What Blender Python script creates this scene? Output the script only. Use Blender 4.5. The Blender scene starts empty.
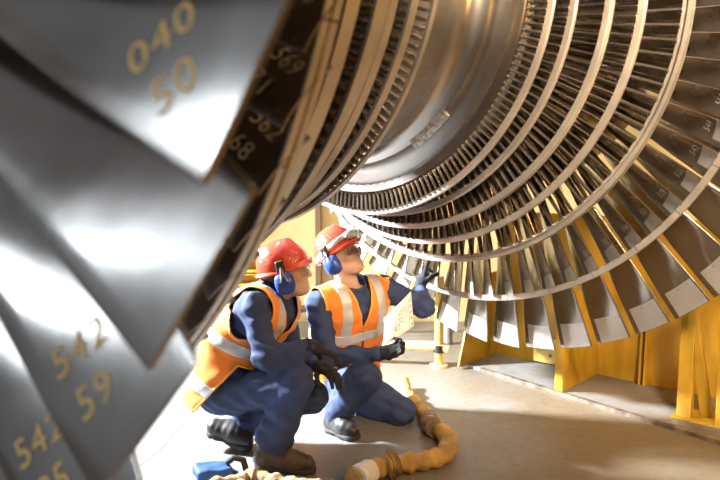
import bpy, bmesh, math, random
import numpy as np
from mathutils import Vector, Matrix, noise as mnoise

SC = bpy.context.scene
COL = SC.collection
R = math.radians
PI = math.pi
rng = random.Random(7)

# ------------------------------------------------------------------ camera
CAM_H = 1.35
PITCH = -0.102
FPX = 700.0
cam_d = bpy.data.cameras.new('camera')
cam_d.sensor_width = 36.0
cam_d.lens = 35.0
cam_d.clip_start = 0.02
cam_d.dof.use_dof = True
cam_d.dof.focus_distance = 3.6
cam_d.dof.aperture_fstop = 3.2
cam = bpy.data.objects.new('camera', cam_d)
COL.objects.link(cam)
cam.location = (0, 0, CAM_H)
cam.rotation_euler = (PI / 2 + PITCH, 0, 0)
SC.camera = cam

# ------------------------------------------------------------------ world and lights
world = bpy.data.worlds.new('hall_air')
SC.world = world
world.use_nodes = True
wn = world.node_tree.nodes; wl = world.node_tree.links
bg = wn['Background']
wtc = wn.new('ShaderNodeTexCoord')
wsep = wn.new('ShaderNodeSeparateXYZ')
wl.new(wtc.outputs['Generated'], wsep.inputs[0])
wramp = wn.new('ShaderNodeValToRGB')            # the hall: cool grey set on the left for blade reflections, sodium lit end to the right
wramp.color_ramp.elements[0].position = 0.15; wramp.color_ramp.elements[0].color = (1.35, 1.40, 1.46, 1)
wramp.color_ramp.elements[1].position = 0.75; wramp.color_ramp.elements[1].color = (1.0, 0.54, 0.19, 1)
wmr = wn.new('ShaderNodeMapRange')
wmr.inputs['From Min'].default_value = -1; wmr.inputs['From Max'].default_value = 1
wl.new(wsep.outputs['X'], wmr.inputs['Value']); wl.new(wmr.outputs['Result'], wramp.inputs['Fac'])
wl.new(wramp.outputs['Color'], bg.inputs['Color'])
bg.inputs['Strength'].default_value = 0.14

def area_light(name, loc, target, size, size_y, power, color):
    d = bpy.data.lights.new(name, 'AREA')
    d.shape = 'RECTANGLE'
    d.size = size
    d.size_y = size_y
    d.energy = power
    d.color = color
    o = bpy.data.objects.new(name, d)
    COL.objects.link(o)
    o.location = loc
    o.rotation_euler = (Vector(target) - Vector(loc)).to_track_quat('-Z', 'Y').to_euler()
    return o

fl_ = area_light('flood_lamp', (-3.5, 4.2, 2.4), (0.0, 3.7, 0.45), 0.40, 0.40, 330, (0.93, 0.97, 1.0))
fl_.data.spread = R(80)
dl = area_light('added_cool_light', (-5.4, 0.3, 3.45), (-0.6, 1.2, 1.4), 2.4, 1.15, 42, (0.82, 0.92, 1.0))  # unseen cool light, added at the left to brighten the near blades
dl.data.spread = R(80)
hl = area_light('hall_lamp', (1.2, -0.8, 3.5), (1.35, 3.4, 2.0), 0.8, 0.8, 80, (1.0, 0.76, 0.50))
hl.data.spread = R(52)
area_light('added_warm_floor_light', (2.9, 0.8, 2.3), (1.1, 1.9, 0.0), 0.5, 0.5, 80, (1.0, 0.52, 0.16))  # added warm light on the foreground floor, so the near rims reflect orange
area_light('added_wall_light', (-0.6, 4.6, 4.6), (-0.7, 5.9, 1.2), 1.8, 1.0, 230, (1.0, 0.88, 0.64))  # unseen light added to brighten the cream back wall

SC.view_settings.view_transform = 'Standard'
SC.view_settings.look = 'None'
SC.view_settings.gamma = 1.0
SC.view_settings.use_curve_mapping = False
SC.view_settings.exposure = 0.18

# ------------------------------------------------------------------ helpers
CP, SP = math.cos(PITCH), math.sin(PITCH)

def tag(o, label, cat, group=None, kind=None):
    if label: o['label'] = label
    if cat: o['category'] = cat
    if group: o['group'] = group
    if kind: o['kind'] = kind
    return o

def empty(name, loc=(0, 0, 0), rot=(0, 0, 0), parent=None):
    o = bpy.data.objects.new(name, None)
    COL.objects.link(o)
    o.empty_display_size = 0.1
    o.location = loc
    o.rotation_euler = rot
    if parent: o.parent = parent
    return o

def link(name, me, mats=(), parent=None, smooth=True):
    for m in (mats if isinstance(mats, (list, tuple)) else [mats]):
        me.materials.append(m)
    if smooth:
        me.polygons.foreach_set('use_smooth', [True] * len(me.polygons))
    o = bpy.data.objects.new(name, me)
    COL.objects.link(o)
    if parent: o.parent = parent
    return o

def sharp(me, ang=35):
    try:
        me.set_sharp_from_angle(angle=R(ang))
    except Exception:
        pass

class MB:
    """collects vertices and faces, links them as one mesh object"""
    def __init__(s):
        s.v = []; s.f = []; s.m = []
    def add(s, vs, fs, mi=0):
        n = len(s.v)
        s.v.extend([tuple(p) for p in vs])
        s.f.extend([tuple(i + n for i in f) for f in fs])
        s.m.extend([mi] * len(fs))
    def box(s, c, size, rot=None, mi=0, taper=1.0):
        x, y, z = [k / 2 for k in size]
        vs = [Vector((sx * x * (taper if sz > 0 else 1), sy * y * (taper if sz > 0 else 1), sz * z)) for sx in (-1, 1) for sy in (-1, 1) for sz in (-1, 1)]
        M = rot if rot is not None else Matrix.Identity(3)
        vs = [M @ v + Vector(c) for v in vs]
        s.add(vs, [(0, 1, 3, 2), (4, 6, 7, 5), (0, 4, 5, 1), (2, 3, 7, 6), (0, 2, 6, 4), (1, 5, 7, 3)], mi)
    def prism(s, poly, depth, mi=0):
        """poly: 3D points of one flat face, depth: vector"""
        n = len(poly); d = Vector(depth)
        vs = [Vector(p) for p in poly] + [Vector(p) + d for p in poly]
        fs = [tuple(range(n))[::-1], tuple(range(n, 2 * n))]
        fs += [(i, (i + 1) % n, n + (i + 1) % n, n + i) for i in range(n)]
        s.add(vs, fs, mi)
    def tube(s, pts, rad, seg=12, mi=0, caps=True):
        pts = [Vector(p) for p in pts]
        n = len(pts)
        rads = rad if isinstance(rad, (list, tuple)) else [rad] * n
        up = Vector((0, 0, 1))
        t0 = (pts[1] - pts[0]).normalized()
        u = t0.cross(up)
        if u.length < 1e-3: u = t0.cross(Vector((1, 0, 0)))
        u.normalize()
        vs = []
        for i in range(n):
            t = (pts[min(i + 1, n - 1)] - pts[max(i - 1, 0)]).normalized()
            u = (u - t * u.dot(t)).normalized()
            w = t.cross(u)
            for k in range(seg):
                a = 2 * PI * k / seg
                vs.append(pts[i] + (u * math.cos(a) + w * math.sin(a)) * rads[i])
        fs = []
        for i in range(n - 1):
            for k in range(seg):
                k2 = (k + 1) % seg
                fs.append((i * seg + k, i * seg + k2, (i + 1) * seg + k2, (i + 1) * seg + k))
        if caps:
            fs.append(tuple(range(seg))[::-1])
            fs.append(tuple((n - 1) * seg + k for k in range(seg)))
        s.add(vs, fs, mi)
    def build(s, name, mats, parent=None, smooth=True, ang=35, bevel=0):
        me = bpy.data.meshes.new(name)
        me.from_pydata(s.v, [], s.f)
        o = link(name, me, mats, parent, smooth)
        me.polygons.foreach_set('material_index', s.m)
        bm = bmesh.new(); bm.from_mesh(me)
        bmesh.ops.recalc_face_normals(bm, faces=bm.faces)
        bm.to_mesh(me); bm.free()
        if smooth: sharp(me, ang)
        if bevel:
            b = o.modifiers.new('bevel', 'BEVEL'); b.width = bevel; b.segments = 2; b.limit_method = 'ANGLE'
        return o

# ---- materials
def mat(name, color, rough=0.5, metal=0.0, var=0.0, vscale=8.0, bump=0.0, bscale=60.0, color2=None, spec=0.5, rvar=0.0, stretch=None, coat=0.0, contrast=(0.35, 0.65), detail=4):
    m = bpy.data.materials.new(name)
    m.use_nodes = True
    nt = m.node_tree; N = nt.nodes; Lk = nt.links
    b = N['Principled BSDF']
    b.inputs['Base Color'].default_value = (*color, 1)
    b.inputs['Roughness'].default_value = rough
    b.inputs['Metallic'].default_value = metal
    b.inputs['Specular IOR Level'].default_value = spec
    if coat: b.inputs['Coat Weight'].default_value = coat
    if var or bump or rvar:
        tc = N.new('ShaderNodeTexCoord')
        src = tc.outputs['Object']
        if stretch:
            mp = N.new('ShaderNodeMapping'); mp.inputs['Scale'].default_value = stretch
            Lk.new(src, mp.inputs['Vector']); src = mp.outputs['Vector']
        n1 = N.new('ShaderNodeTexNoise'); n1.inputs['Scale'].default_value = vscale; n1.inputs['Detail'].default_value = detail
        Lk.new(src, n1.inputs['Vector'])
        if var:
            c2 = color2 if color2 else tuple(max(0, c * (1 - var)) for c in color)
            r = N.new('ShaderNodeValToRGB')
            r.color_ramp.elements[0].position = contrast[0]; r.color_ramp.elements[0].color = (*c2, 1)
            r.color_ramp.elements[1].position = contrast[1]; r.color_ramp.elements[1].color = (*color, 1)
            Lk.new(n1.outputs['Fac'], r.inputs['Fac']); Lk.new(r.outputs['Color'], b.inputs['Base Color'])
        if rvar:
            mr = N.new('ShaderNodeMapRange')
            mr.inputs['From Min'].default_value = 0.3; mr.inputs['From Max'].default_value = 0.7
            mr.inputs['To Min'].default_value = max(0.02, rough - rvar); mr.inputs['To Max'].default_value = min(1, rough + rvar)
            Lk.new(n1.outputs['Fac'], mr.inputs['Value']); Lk.new(mr.outputs['Result'], b.inputs['Roughness'])
        if bump:
            n2 = N.new('ShaderNodeTexNoise'); n2.inputs['Scale'].default_value = bscale; n2.inputs['Detail'].default_value = 5
            Lk.new(src, n2.inputs['Vector'])
            bp = N.new('ShaderNodeBump'); bp.inputs['Strength'].default_value = bump; bp.inputs['Distance'].default_value = 0.02
            Lk.new(n2.outputs['Fac'], bp.inputs['Height']); Lk.new(bp.outputs['Normal'], b.inputs['Normal'])
    return m

M_BLADE = mat('blade_steel', (0.36, 0.32, 0.285), 0.27, 0.85, var=0.30, vscale=6, rvar=0.07)
M_BLADE_BIG = mat('last_stage_blade_steel', (0.40, 0.38, 0.365), 0.20, 0.9, var=0.22, vscale=4, rvar=0.05)
M_SHROUD = mat('shroud_steel', (0.70, 0.66, 0.61), 0.34, 0.8, var=0.12, vscale=9, rvar=0.06)
M_HUB = mat('hub_steel', (0.62, 0.60, 0.58), 0.25, 1.0, var=0.10, vscale=3, rvar=0.05)
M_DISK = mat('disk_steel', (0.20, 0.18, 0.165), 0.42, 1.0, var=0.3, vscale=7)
M_SHIELD = mat('tip_shield_steel', (0.62, 0.63, 0.64), 0.42, 0.6, var=0.08, vscale=12)
M_PLATE = mat('locking_plate_steel', (0.60, 0.58, 0.54), 0.45, 1.0, var=0.5, vscale=60, contrast=(0.4, 0.6))
M_YPAINT = mat('yellow_stencil_paint', (0.75, 0.50, 0.16), 0.6)
M_WPAINT = mat('white_marker_paint', (0.75, 0.75, 0.72), 0.6)

# ------------------------------------------------------------------ turbine rotor
U = 1.4                                   # metres per rotor unit
AXV = Vector((0.67797, 0.73509, 0.0))     # shaft direction, from the near half to the far half
A_C = Vector((0.5843, 3.7428, CAM_H + 0.7088))   # centre of the far shrouded stage plane
ROT_Z = math.atan2(AXV.y, AXV.x)
HALF = 0.846 * U                          # mid plane to that plane
rotor = empty('turbine_rotor', A_C - AXV * HALF, (0, 0, ROT_Z))
tag(rotor, 'huge steel turbine rotor with rings of blades at both ends above the crouching workers', 'turbine rotor')

def lathe(prof, seg=160, closed=False):
    """prof: (axial, radius) in metres"""
    mb = MB(); n = len(prof); vs = []; fs = []
    for k in range(seg):
        th = 2 * PI * k / seg
        for a, r in prof:
            vs.append((a, -r * math.cos(th), r * math.sin(th)))
    for k in range(seg):
        k2 = (k + 1) % seg
        for i in range(n if closed else n - 1):
            j = (i + 1) % n
            fs.append((k * n + i, k * n + j, k2 * n + j, k2 * n + i))
    if not closed:
        fs.append(tuple(k * n for k in range(seg)))
        fs.append(tuple(k * n + n - 1 for k in reversed(range(seg))))
    mb.add(vs, fs)
    return mb

def ax(a):            # fitted axial value (units, relative to the far shrouded stage) -> metres from the mid plane
    return (a + 0.846) * U

# shaft and stepped drum, mirrored about the mid plane
half = [(0.0, 0.452), (0.11, 0.452), (0.145, 0.457), (0.165, 0.466), (0.180, 0.484), (0.1865, 0.497), (0.1885, 0.497), (0.189, 0.491),
        (0.193, 0.491), (0.1935, 0.500), (0.205, 0.523), (0.2195, 0.547), (0.222, 0.556), (0.2235, 0.563), (0.2265, 0.563), (0.228, 0.556), (0.2315, 0.562), (0.2335, 0.575),
        (0.235, 0.590), (0.262, 0.590), (0.264, 0.55), (0.42, 0.55), (0.55, 0.555), (0.66, 0.57), (0.82, 0.575), (1.02, 0.57), (1.20, 0.56),
        (1.215, 0.50), (1.24, 0.36), (1.30, 0.30), (1.55, 0.29), (1.56, 0.24), (2.05, 0.24), (2.06, 0.22)]
prof = [(-a * U, r * U) for a, r in reversed(half[1:])] + [(a * U, r * U) for a, r in half]
drum = lathe(prof, 200).build('rotor_shaft', M_HUB, rotor, ang=30)

# balance ring with small slots beside the first row
for e in (1, -1):
    mb = MB()
    for k in range(120):
        t0 = 2 * PI * k / 120; t1 = t0 + 2 * PI / 120 * 0.7
        p = []
        for a, r in ((0.2225, 0.5575), (0.2225, 0.5635), (0.2345, 0.5845), (0.2345, 0.57)):
            for t in (t0, t1):
                p.append((e * a * U, -r * U * math.cos(t), r * U * math.sin(t)))
        mb.add(p, [(0, 1, 3, 2), (2, 3, 5, 4), (4, 5, 7, 6), (6, 7, 1, 0), (0, 2, 4, 6), (1, 7, 5, 3)])
    mb.build('balance_ring', M_DISK, rotor, smooth=False)

# patterned locking plate bridging the groove on the far side of the hub
def hub_pt(a, r, th): return (a * U, -r * U * math.cos(th), r * U * math.sin(th))
th0, th1 = R(-61), R(-45)
mb = MB(); n = 18; vs = []; fs = []
sec = [(0.181, 0.484), (0.186, 0.5025), (0.1975, 0.5150), (0.2005, 0.508), (0.190, 0.488)]
for i in range(n + 1):
    t = th0 + (th1 - th0) * i / n
    vs += [hub_pt(a, r, t) for a, r in sec]
for i in range(n):
    for k in range(5): fs.append((i * 5 + k, i * 5 + (k + 1) % 5, i * 5 + 5 + (k + 1) % 5, i * 5 + 5 + k))
fs += [tuple(range(5)), tuple(n * 5 + k for k in reversed(range(5)))]
mb.add(vs, fs)
plate_ = mb.build('locking_plate', M_PLATE, rotor, ang=25)

# stages: front plane a, shroud centre radius, root radius, number, shroud width, thickness, chord root/tip, stagger root/tip, name
STAGES = [
    ('first', -0.607, 0.645, 0.585, 212, 0.012, 0.019, 0.034, 0.030, 6, 12),
    ('second', -0.508, 0.653, 0.55, 168, 0.016, 0.019, 0.040, 0.036, 6, 12),
    ('third', -0.4056, 0.700, 0.55, 167, 0.026, 0.020, 0.046, 0.040, 6, 14),
    ('fourth', -0.3258, 0.758, 0.55, 180, 0.018, 0.021, 0.044, 0.040, 6, 16),
    ('fifth', -0.189, 0.830, 0.56, 125, 0.022, 0.027, 0.064, 0.058, 8, 26),
    ('sixth', 0.0, 0.998, 0.57, 72, 0.016, 0.022, 0.128, 0.093, 12, 58),
    ('last', 0.270, 1.238, 0.57, 50, 0.0, 0.0, 0.18, 0.159, 14, 74),
]

def lerp(a, b, t): return a + (b - a) * t

LEFT = {'second': (-0.030, 0.020), 'third': (-0.020, 0.046)}   # the near half's rows sit a little closer to the middle

class Blade:
    def __init__(s, st, e):
        (s.name, s.a, s.rs, s.r0, s.n, s.w, s.th, s.L0, s.L1, s.p0, s.p1) = st
        s.e = e
        if e < 0 and s.w == 0: s.rs = 1.238
        if e < 0 and s.w > 0: s.a -= 0.006
        if e < 0 and s.name in LEFT: s.a += LEFT[s.name][0]; s.w = LEFT[s.name][1]
        s.last = s.w == 0
        s.r1 = s.rs if s.last else s.rs - s.th * 0.35
        if e < 0 and not s.last: s.r1 = s.rs + s.th / 2
        s.ac = 0.846 + (s.a if s.last else s.a + s.w * 0.5)
        s.lean = 0.0
    def point(s, u, c, side, off=0.0):
        """u 0..1 along the radius, c -0.5..0.5 along the chord, side +-1 face; local metres for theta 0"""
        r = lerp(s.r0, s.r1, u)
        L = lerp(s.L0, s.L1, u)
        phi = R(lerp(s.p0, s.p1, u ** (0.9 if s.last else 1.1)))
        cam_ = lerp(0.16, 0.02 if s.last else 0.08, u) * L * (1 if s.n < 80 else 0.5)
        thk = (lerp(0.085, 0.022, u) if s.n < 80 else lerp(0.075, 0.065, u)) * L
        if s.last: cam_ *= 0.45
        n = cam_ * (1 - 4 * c * c) + side * (thk * (max(0.0, 1 - (2 * c) ** 60) ** 0.5 * (0.6 - 0.4 * c) if s.last else max(0.0, 1 - abs(2 * c) ** (16 if c > 0 else 2)) ** 0.55 * (1 if s.n > 80 else 0.6)) + (0.0008 if abs(c) < .499 else 0)) + side * off
        t = c * L * math.sin(phi) + n * math.cos(phi)
        a = -c * L * math.cos(phi) + n * math.sin(phi)
        if s.last: a += lerp(-0.05, 0.0, u)
        th = t / r
        return Vector((s.e * (s.ac + a) * U, -r * U * math.cos(th), r * U * math.sin(th)))
    def mesh(s, nu, nc, mb=None, alpha=0.0):
        mb = mb or MB()
        cs = [-0.5 * math.cos(PI * i / nc) for i in range(nc + 1)]
        if s.last: cs = [-.5, -.497, -.49, -.475, -.36, -.22, -.08, .08, .22, .36, .475, .49, .497, .5]
        ring = [(c, 1) for c in cs] + [(c, -1) for c in reversed(cs[1:-1])]
        m = len(ring); vs = []; fs = []
        ca, sa = math.cos(alpha), math.sin(alpha)
        for i in range(nu + 1):
            for c, sd in ring:
                p = s.point(i / nu, c, sd)
                vs.append((p.x, p.y * ca - p.z * sa, p.y * sa + p.z * ca))
        for i in range(nu):
            for k in range(m):
                k2 = (k + 1) % m
                fs.append((i * m + k, i * m + k2, (i + 1) * m + k2, (i + 1) * m + k))
        fs.append(tuple(nu * m + k for k in range(m)))
        mb.add(vs, fs)
        return mb

def to_px(p):
    q = rotor_m @ p
    z = q.z - CAM_H
    d = q.y * CP + z * SP
    if d < 0.05: return None
    return (360 + FPX * q.x / d, 240 - FPX * (-q.y * SP + z * CP) / d, d)
rotor_m = Matrix.Translation(rotor.location) @ Matrix.Rotation(ROT_Z, 4, 'Z')

# shroud rings, one per shrouded stage and end
for e in (1, -1):
    for st in STAGES[:-1]:
        name, a, rs, r0, n, w, th = st[:7]
        ri, ro = (rs - th / 2) * U, (rs + th / 2 + (0.010 if e < 0 and name != 'sixth' else 0.0)) * U
        if e < 0:
            a -= 0.006; ri = ro - 0.009 * U
            if name in LEFT: a += LEFT[name][0]; w = LEFT[name][1]
            if name == 'sixth': w = 0.026; a -= 0.008; ri = ro - 0.004 * U
        x0, x1 = (0.846 + a) * U, (0.846 + a + w) * U
        if name == 'fifth':      # two lips with a groove between
            m_ = (ri + ro) / 2; g = 0.005 * U
            pr = [(x0, ri), (x0, m_ - g), (x0 + 0.02, m_ - g), (x0 + 0.02, m_ + g * .6), (x0 - 0.006, m_ + g * .6), (x0 - 0.006, ro), (x1, ro), (x1, ri)]
        else:
            b = 0.003
            if e < 0: b = 0.0015
            xm = (x0 + x1) / 2
            pr = [(x0, ri + b), (x0, ro - b), (x0 + b, ro)]
            if w > 0.025: pr += [(xm - .004, ro), (xm - .003, ro - .006), (xm + .003, ro - .006), (xm + .004, ro)]
            pr += [(x1 - b, ro), (x1, ro - b), (x1, ri + b), (x1 - b, ri), (x0 + b, ri)]
        if name == 'sixth':
            # segmented: a fine joint every second blade
            mb = MB(); m = len(pr); seg = 36
            for k in range(seg):
                t0 = 2 * PI * k / seg + 0.0012; t1 = 2 * PI * (k + 1) / seg - 0.0012
                vs = []; fs = []
                for q in range(7):
                    t = lerp(t0, t1, q / 6)
                    vs += [(e * x, -r * math.cos(t), r * math.sin(t)) for x, r in pr]
                for q in range(6):
                    for i in range(m):
                        j = (i + 1) % m
                        fs.append((q * m + i, q * m + j, (q + 1) * m + j, (q + 1) * m + i))
                fs += [tuple(range(m)), tuple(6 * m + i for i in reversed(range(m)))]
                mb.add(vs, fs)
            mb.build('shroud_ring', M_SHROUD, rotor, ang=40)
        else:
            lathe([(e * x, r) for x, r in pr], 200, True).build('shroud_ring', M_SHROUD, rotor, ang=40)
    # wheel disks under the rows
    for st in STAGES:
        name, a, rs, r0, n, w, th = st[:7]
        ac = 0.846 + a + w / 2
        hw = {'last': 0.10, 'sixth': 0.06}.get(name, max(0.022, w * 0.55))
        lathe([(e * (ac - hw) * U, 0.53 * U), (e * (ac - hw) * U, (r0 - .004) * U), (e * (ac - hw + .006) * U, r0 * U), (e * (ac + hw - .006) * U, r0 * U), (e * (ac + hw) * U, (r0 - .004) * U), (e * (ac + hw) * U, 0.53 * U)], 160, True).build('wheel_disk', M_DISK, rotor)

# blades: the hundred largest in view are parts of their own, the rest one part
cand = []
PH = {('last', -1): 0.06, ('last', 1): -0.4, ('sixth', 1): 0.0}
for e in (1, -1):
    for st in STAGES:
        b = Blade(st, e)
        for k in range(b.n):
            th = 2 * PI * (k + PH.get((b.name, e), 0)) / b.n
            al = -th
            M = Matrix.Rotation(al, 3, 'X')
            px = [to_px(M @ b.point(u, 0, 1)) for u in (0.45, 0.6, 0.75, 0.88, 1.0)]
            inn = sum(1 for p in px if p and -20 < p[0] < 740 and -20 < p[1] < 500)
            area = 0
            if inn >= 1:
                p1 = to_px(M @ b.point(1.0, -0.5, 1)); p2 = to_px(M @ b.point(1.0, 0.5, 1)); p0 = to_px(M @ b.point(0.75, 0, 1))
                if p1 and p2 and p0:
                    area = (math.hypot(p1[0] - p2[0], p1[1] - p2[1]) + 4) * min(150, math.hypot(p0[0] - p1[0], p0[1] - p1[1])) * inn
                if e < 0 and b.name not in ('last', 'sixth'): area *= 0.05
            cand.append((area, e, st[0], k, th))
cand.sort(key=lambda c: -c[0])
own = cand[:99]; rest = [c for c in cand[99:]]
SD = {s[0]: s for s in STAGES}
proto = {}
BLADES = {}
for area, e, nm, k, th in own:
    b = Blade(SD[nm], e)
    if (nm, e) not in proto:
        big = nm in ('last', 'sixth')
        o = b.mesh(20 if big else 8, 14 if big else 8).build('rotor_blade', M_BLADE_BIG if nm == 'last' else M_BLADE, rotor, ang=50)
        proto[(nm, e)] = o
    else:
        o = proto[(nm, e)].copy(); COL.objects.link(o)
    o.rotation_euler.x = -th
    BLADES[(nm, e, k)] = (o, b, th)
mb = MB()
for area, e, nm, k, th in rest:
    b = Blade(SD[nm], e)
    big = nm in ('last', 'sixth')
    b.mesh(8 if big else 3, 6 if big else 4, mb, -th)
o = mb.build('blade_rows', M_BLADE, rotor, ang=50)
o['kind'] = 'stuff'

# stencilled numbers on the blades
def text_mesh(txt, size):
    cu = bpy.data.curves.new('lettering', 'FONT')
    cu.body = txt; cu.size = size; cu.align_x = 'CENTER'; cu.align_y = 'CENTER'; cu.resolution_u = 3
    cu.space_character = 1.1
    to = bpy.data.objects.new('lettering', cu); COL.objects.link(to)
    dg = bpy.context.evaluated_depsgraph_get(); dg.update()
    me = bpy.data.meshes.new_from_object(to.evaluated_get(dg))
    bpy.data.objects.remove(to)
    bm = bmesh.new(); bm.from_mesh(me)
    bmesh.ops.triangulate(bm, faces=bm.faces)
    vs = [v.co.copy() for v in bm.verts]; fs = [tuple(v.index for v in f.verts) for f in bm.faces]
    bm.free(); bpy.data.meshes.remove(me)
    return vs, fs

def blade_px(b, th, u, c, side):
    return to_px(Matrix.Rotation(-th, 3, 'X') @ b.point(u, c, side))

def near_side(b, th, u):
    """the face of the blade that is turned to the viewer"""
    M = Matrix.Rotation(-th, 3, 'X')
    p0 = M @ b.point(u, 0, 1); p1 = M @ b.point(u, 0, -1)
    eye = rotor_m.inverted() @ Vector((0, 0, CAM_H))
    return 1 if (eye - p0).length < (eye - p1).length else -1

def number(key, rows, u0, c0, size, base_px, m, gap=1.15):
    """paints rows of figures on the visible blade face; base_px is the reading direction as seen from the front"""
    o, b, th = BLADES[key]
    side = near_side(b, th, u0)
    span = (b.r1 - b.r0) * U
    def uv(x, y):
        u = min(0.999, u0 + y / span)
        return u, max(-.49, min(.49, c0 + x / (lerp(b.L0, b.L1, u) * U)))
    e = 0.004
    p0 = blade_px(b, th, *uv(0, 0), side); px_ = blade_px(b, th, *uv(e, 0), side); py_ = blade_px(b, th, *uv(0, e), side)
    if not (p0 and px_ and py_): return
    J = np.array([[px_[0] - p0[0], py_[0] - p0[0]], [px_[1] - p0[1], py_[1] - p0[1]]])
    d = np.linalg.solve(J, np.array(base_px)); d /= np.linalg.norm(d)
    nrm = np.array([-d[1], d[0]])
    w = J @ nrm; bpx = J @ d
    if bpx[0] * w[1] - bpx[1] * w[0] > 0: nrm = -nrm      # keep the figures unmirrored
    for r_, txt in enumerate(rows):
        mb = MB()
        vs, fs = text_mesh(txt, size)
        off = ((len(rows) - 1) / 2 - r_) * size * gap
        out = []
        for v in vs:
            q = d * v.x + nrm * (v.y + off)
            u, c = uv(q[0], q[1])
            out.append(b.point(u, c, side, 0.0007))
        mb.add(out, fs)
        mb.build('painted_number', m, o, smooth=False)

def tip_shield(key, u0, c0, c1):
    """pale polished patch at the blade tip"""
    o, b, th = BLADES[key]
    side = near_side(b, th, 0.9)
    mb = MB(); vs = []; fs = []
    nu, nc = 4, 8
    for i in range(nu + 1):
        for j in range(nc + 1):
            vs.append(b.point(lerp(u0, 0.998, i / nu), lerp(c0, c1, j / nc), side, 0.0004))
    for i in range(nu):
        for j in range(nc):
            fs.append((i * (nc + 1) + j, i * (nc + 1) + j + 1, (i + 1) * (nc + 1) + j + 1, (i + 1) * (nc + 1) + j))
    mb.add(vs, fs)
    return mb.build('tip_shield', M_SHIELD, o)

# ------------------------------------------------------------------ setting
M_FLOOR = mat('concrete_floor', (0.255, 0.26, 0.265), 0.55, 0, var=0.3, vscale=1.4, bump=0.10, bscale=30, color2=(0.175, 0.175, 0.17), detail=8)
M_SEAM = mat('floor_seam_dirt', (0.07, 0.06, 0.05), 0.9)
# brown dust, with the warmer, dimmer light on the right painted into the floor
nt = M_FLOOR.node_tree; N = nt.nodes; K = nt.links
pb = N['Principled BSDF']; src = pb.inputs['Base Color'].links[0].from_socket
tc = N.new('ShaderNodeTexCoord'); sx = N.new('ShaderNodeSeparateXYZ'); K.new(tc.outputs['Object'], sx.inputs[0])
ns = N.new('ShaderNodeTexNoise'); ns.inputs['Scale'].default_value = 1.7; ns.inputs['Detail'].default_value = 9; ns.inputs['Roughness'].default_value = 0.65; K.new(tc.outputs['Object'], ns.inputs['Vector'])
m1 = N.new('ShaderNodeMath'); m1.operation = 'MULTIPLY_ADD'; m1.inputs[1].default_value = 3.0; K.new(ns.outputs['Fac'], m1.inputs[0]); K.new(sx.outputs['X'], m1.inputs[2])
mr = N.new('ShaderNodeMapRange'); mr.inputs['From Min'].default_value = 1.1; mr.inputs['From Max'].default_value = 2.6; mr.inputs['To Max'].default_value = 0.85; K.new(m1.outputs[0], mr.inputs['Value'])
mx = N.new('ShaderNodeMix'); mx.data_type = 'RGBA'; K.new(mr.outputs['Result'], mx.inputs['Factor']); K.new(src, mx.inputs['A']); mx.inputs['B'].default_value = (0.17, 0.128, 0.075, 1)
n3 = N.new('ShaderNodeTexNoise'); n3.inputs['Scale'].default_value = 22; n3.inputs['Detail'].default_value = 8; K.new(tc.outputs['Object'], n3.inputs['Vector'])
r3 = N.new('ShaderNodeValToRGB'); r3.color_ramp.elements[0].position = 0.34; r3.color_ramp.elements[0].color = (0.62, 0.60, 0.56, 1); r3.color_ramp.elements[1].position = 0.52; K.new(n3.outputs['Fac'], r3.inputs['Fac'])
mu = N.new('ShaderNodeMix'); mu.data_type = 'RGBA'; mu.blend_type = 'MULTIPLY'; mu.inputs['Factor'].default_value = 0.35; K.new(mx.outputs['Result'], mu.inputs['A']); K.new(r3.outputs['Color'], mu.inputs['B'])
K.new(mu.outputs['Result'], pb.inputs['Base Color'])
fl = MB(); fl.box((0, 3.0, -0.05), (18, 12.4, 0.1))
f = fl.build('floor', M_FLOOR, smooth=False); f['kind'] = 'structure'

def seam(pts, w):
    mb = MB()
    for (x0, y0), (x1, y1) in zip(pts[:-1], pts[1:]):
        d = Vector((x1 - x0, y1 - y0, 0)); n = Vector((-d.y, d.x, 0)).normalized() * w / 2
        p = [Vector((x0, y0, 0.0008)) - n, Vector((x1, y1, 0.0008)) - n, Vector((x1, y1, 0.0008)) + n, Vector((x0, y0, 0.0008)) + n]
        mb.add(p, [(0, 1, 2, 3)])
    o = mb.build('trim_1' if w > .007 else 'trim_2', M_SEAM, smooth=False); o['kind'] = 'structure'
seam([(-1.06, 2.9), (-0.985, 3.13), (-0.955, 3.32), (-0.93, 3.75), (-0.90, 4.6), (-0.88, 5.9)], 0.008)
seam([(-1.9, 3.72), (-0.93, 3.75), (-0.3, 3.77), (0.6, 3.80)], 0.006)

M_WALL = mat('cream_wall_paint', (0.84, 0.66, 0.33), 0.6, 0, var=0.12, vscale=1.2)
M_YEL = mat('yellow_steel_paint', (0.50, 0.30, 0.022), 0.45, 0, var=0.45, vscale=7, contrast=(0.3, 0.55), bump=0.08, bscale=25, stretch=(1, 1, 0.35))
M_YEL2 = mat('pale_yellow_paint', (0.86, 0.66, 0.16), 0.45, 0, var=0.25, vscale=10)
M_PIPE = mat('cream_pipe_paint', (0.80, 0.66, 0.34), 0.4, 0, var=0.2, vscale=12)
M_DARK = mat('dark_steel', (0.09, 0.08, 0.075), 0.5, 0.6, var=0.3, vscale=9)
M_BROWN = mat('brown_steel_paint', (0.22, 0.15, 0.09), 0.55, 0.2, var=0.3, vscale=6)
wb = MB(); wb.box((0, 6.2, 2.25), (18, 0.2, 4.5))
w = wb.build('wall_back', M_WALL, smooth=False); w['kind'] = 'structure'

# wall column
c = empty('wall_column', (-0.36, 6.03, 0))
tag(c, 'narrow dark brown column on the cream wall behind the helmets', 'column')
mb = MB(); mb.box((0, 0, 1.6), (0.05, 0.10, 3.2)); mb.build('flange', M_BROWN, c, bevel=.004)
mb = MB(); mb.box((0, 0.03, 0.01), (0.16, 0.13, 0.02)); mb.build('base_plate', M_BROWN, c)

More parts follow.
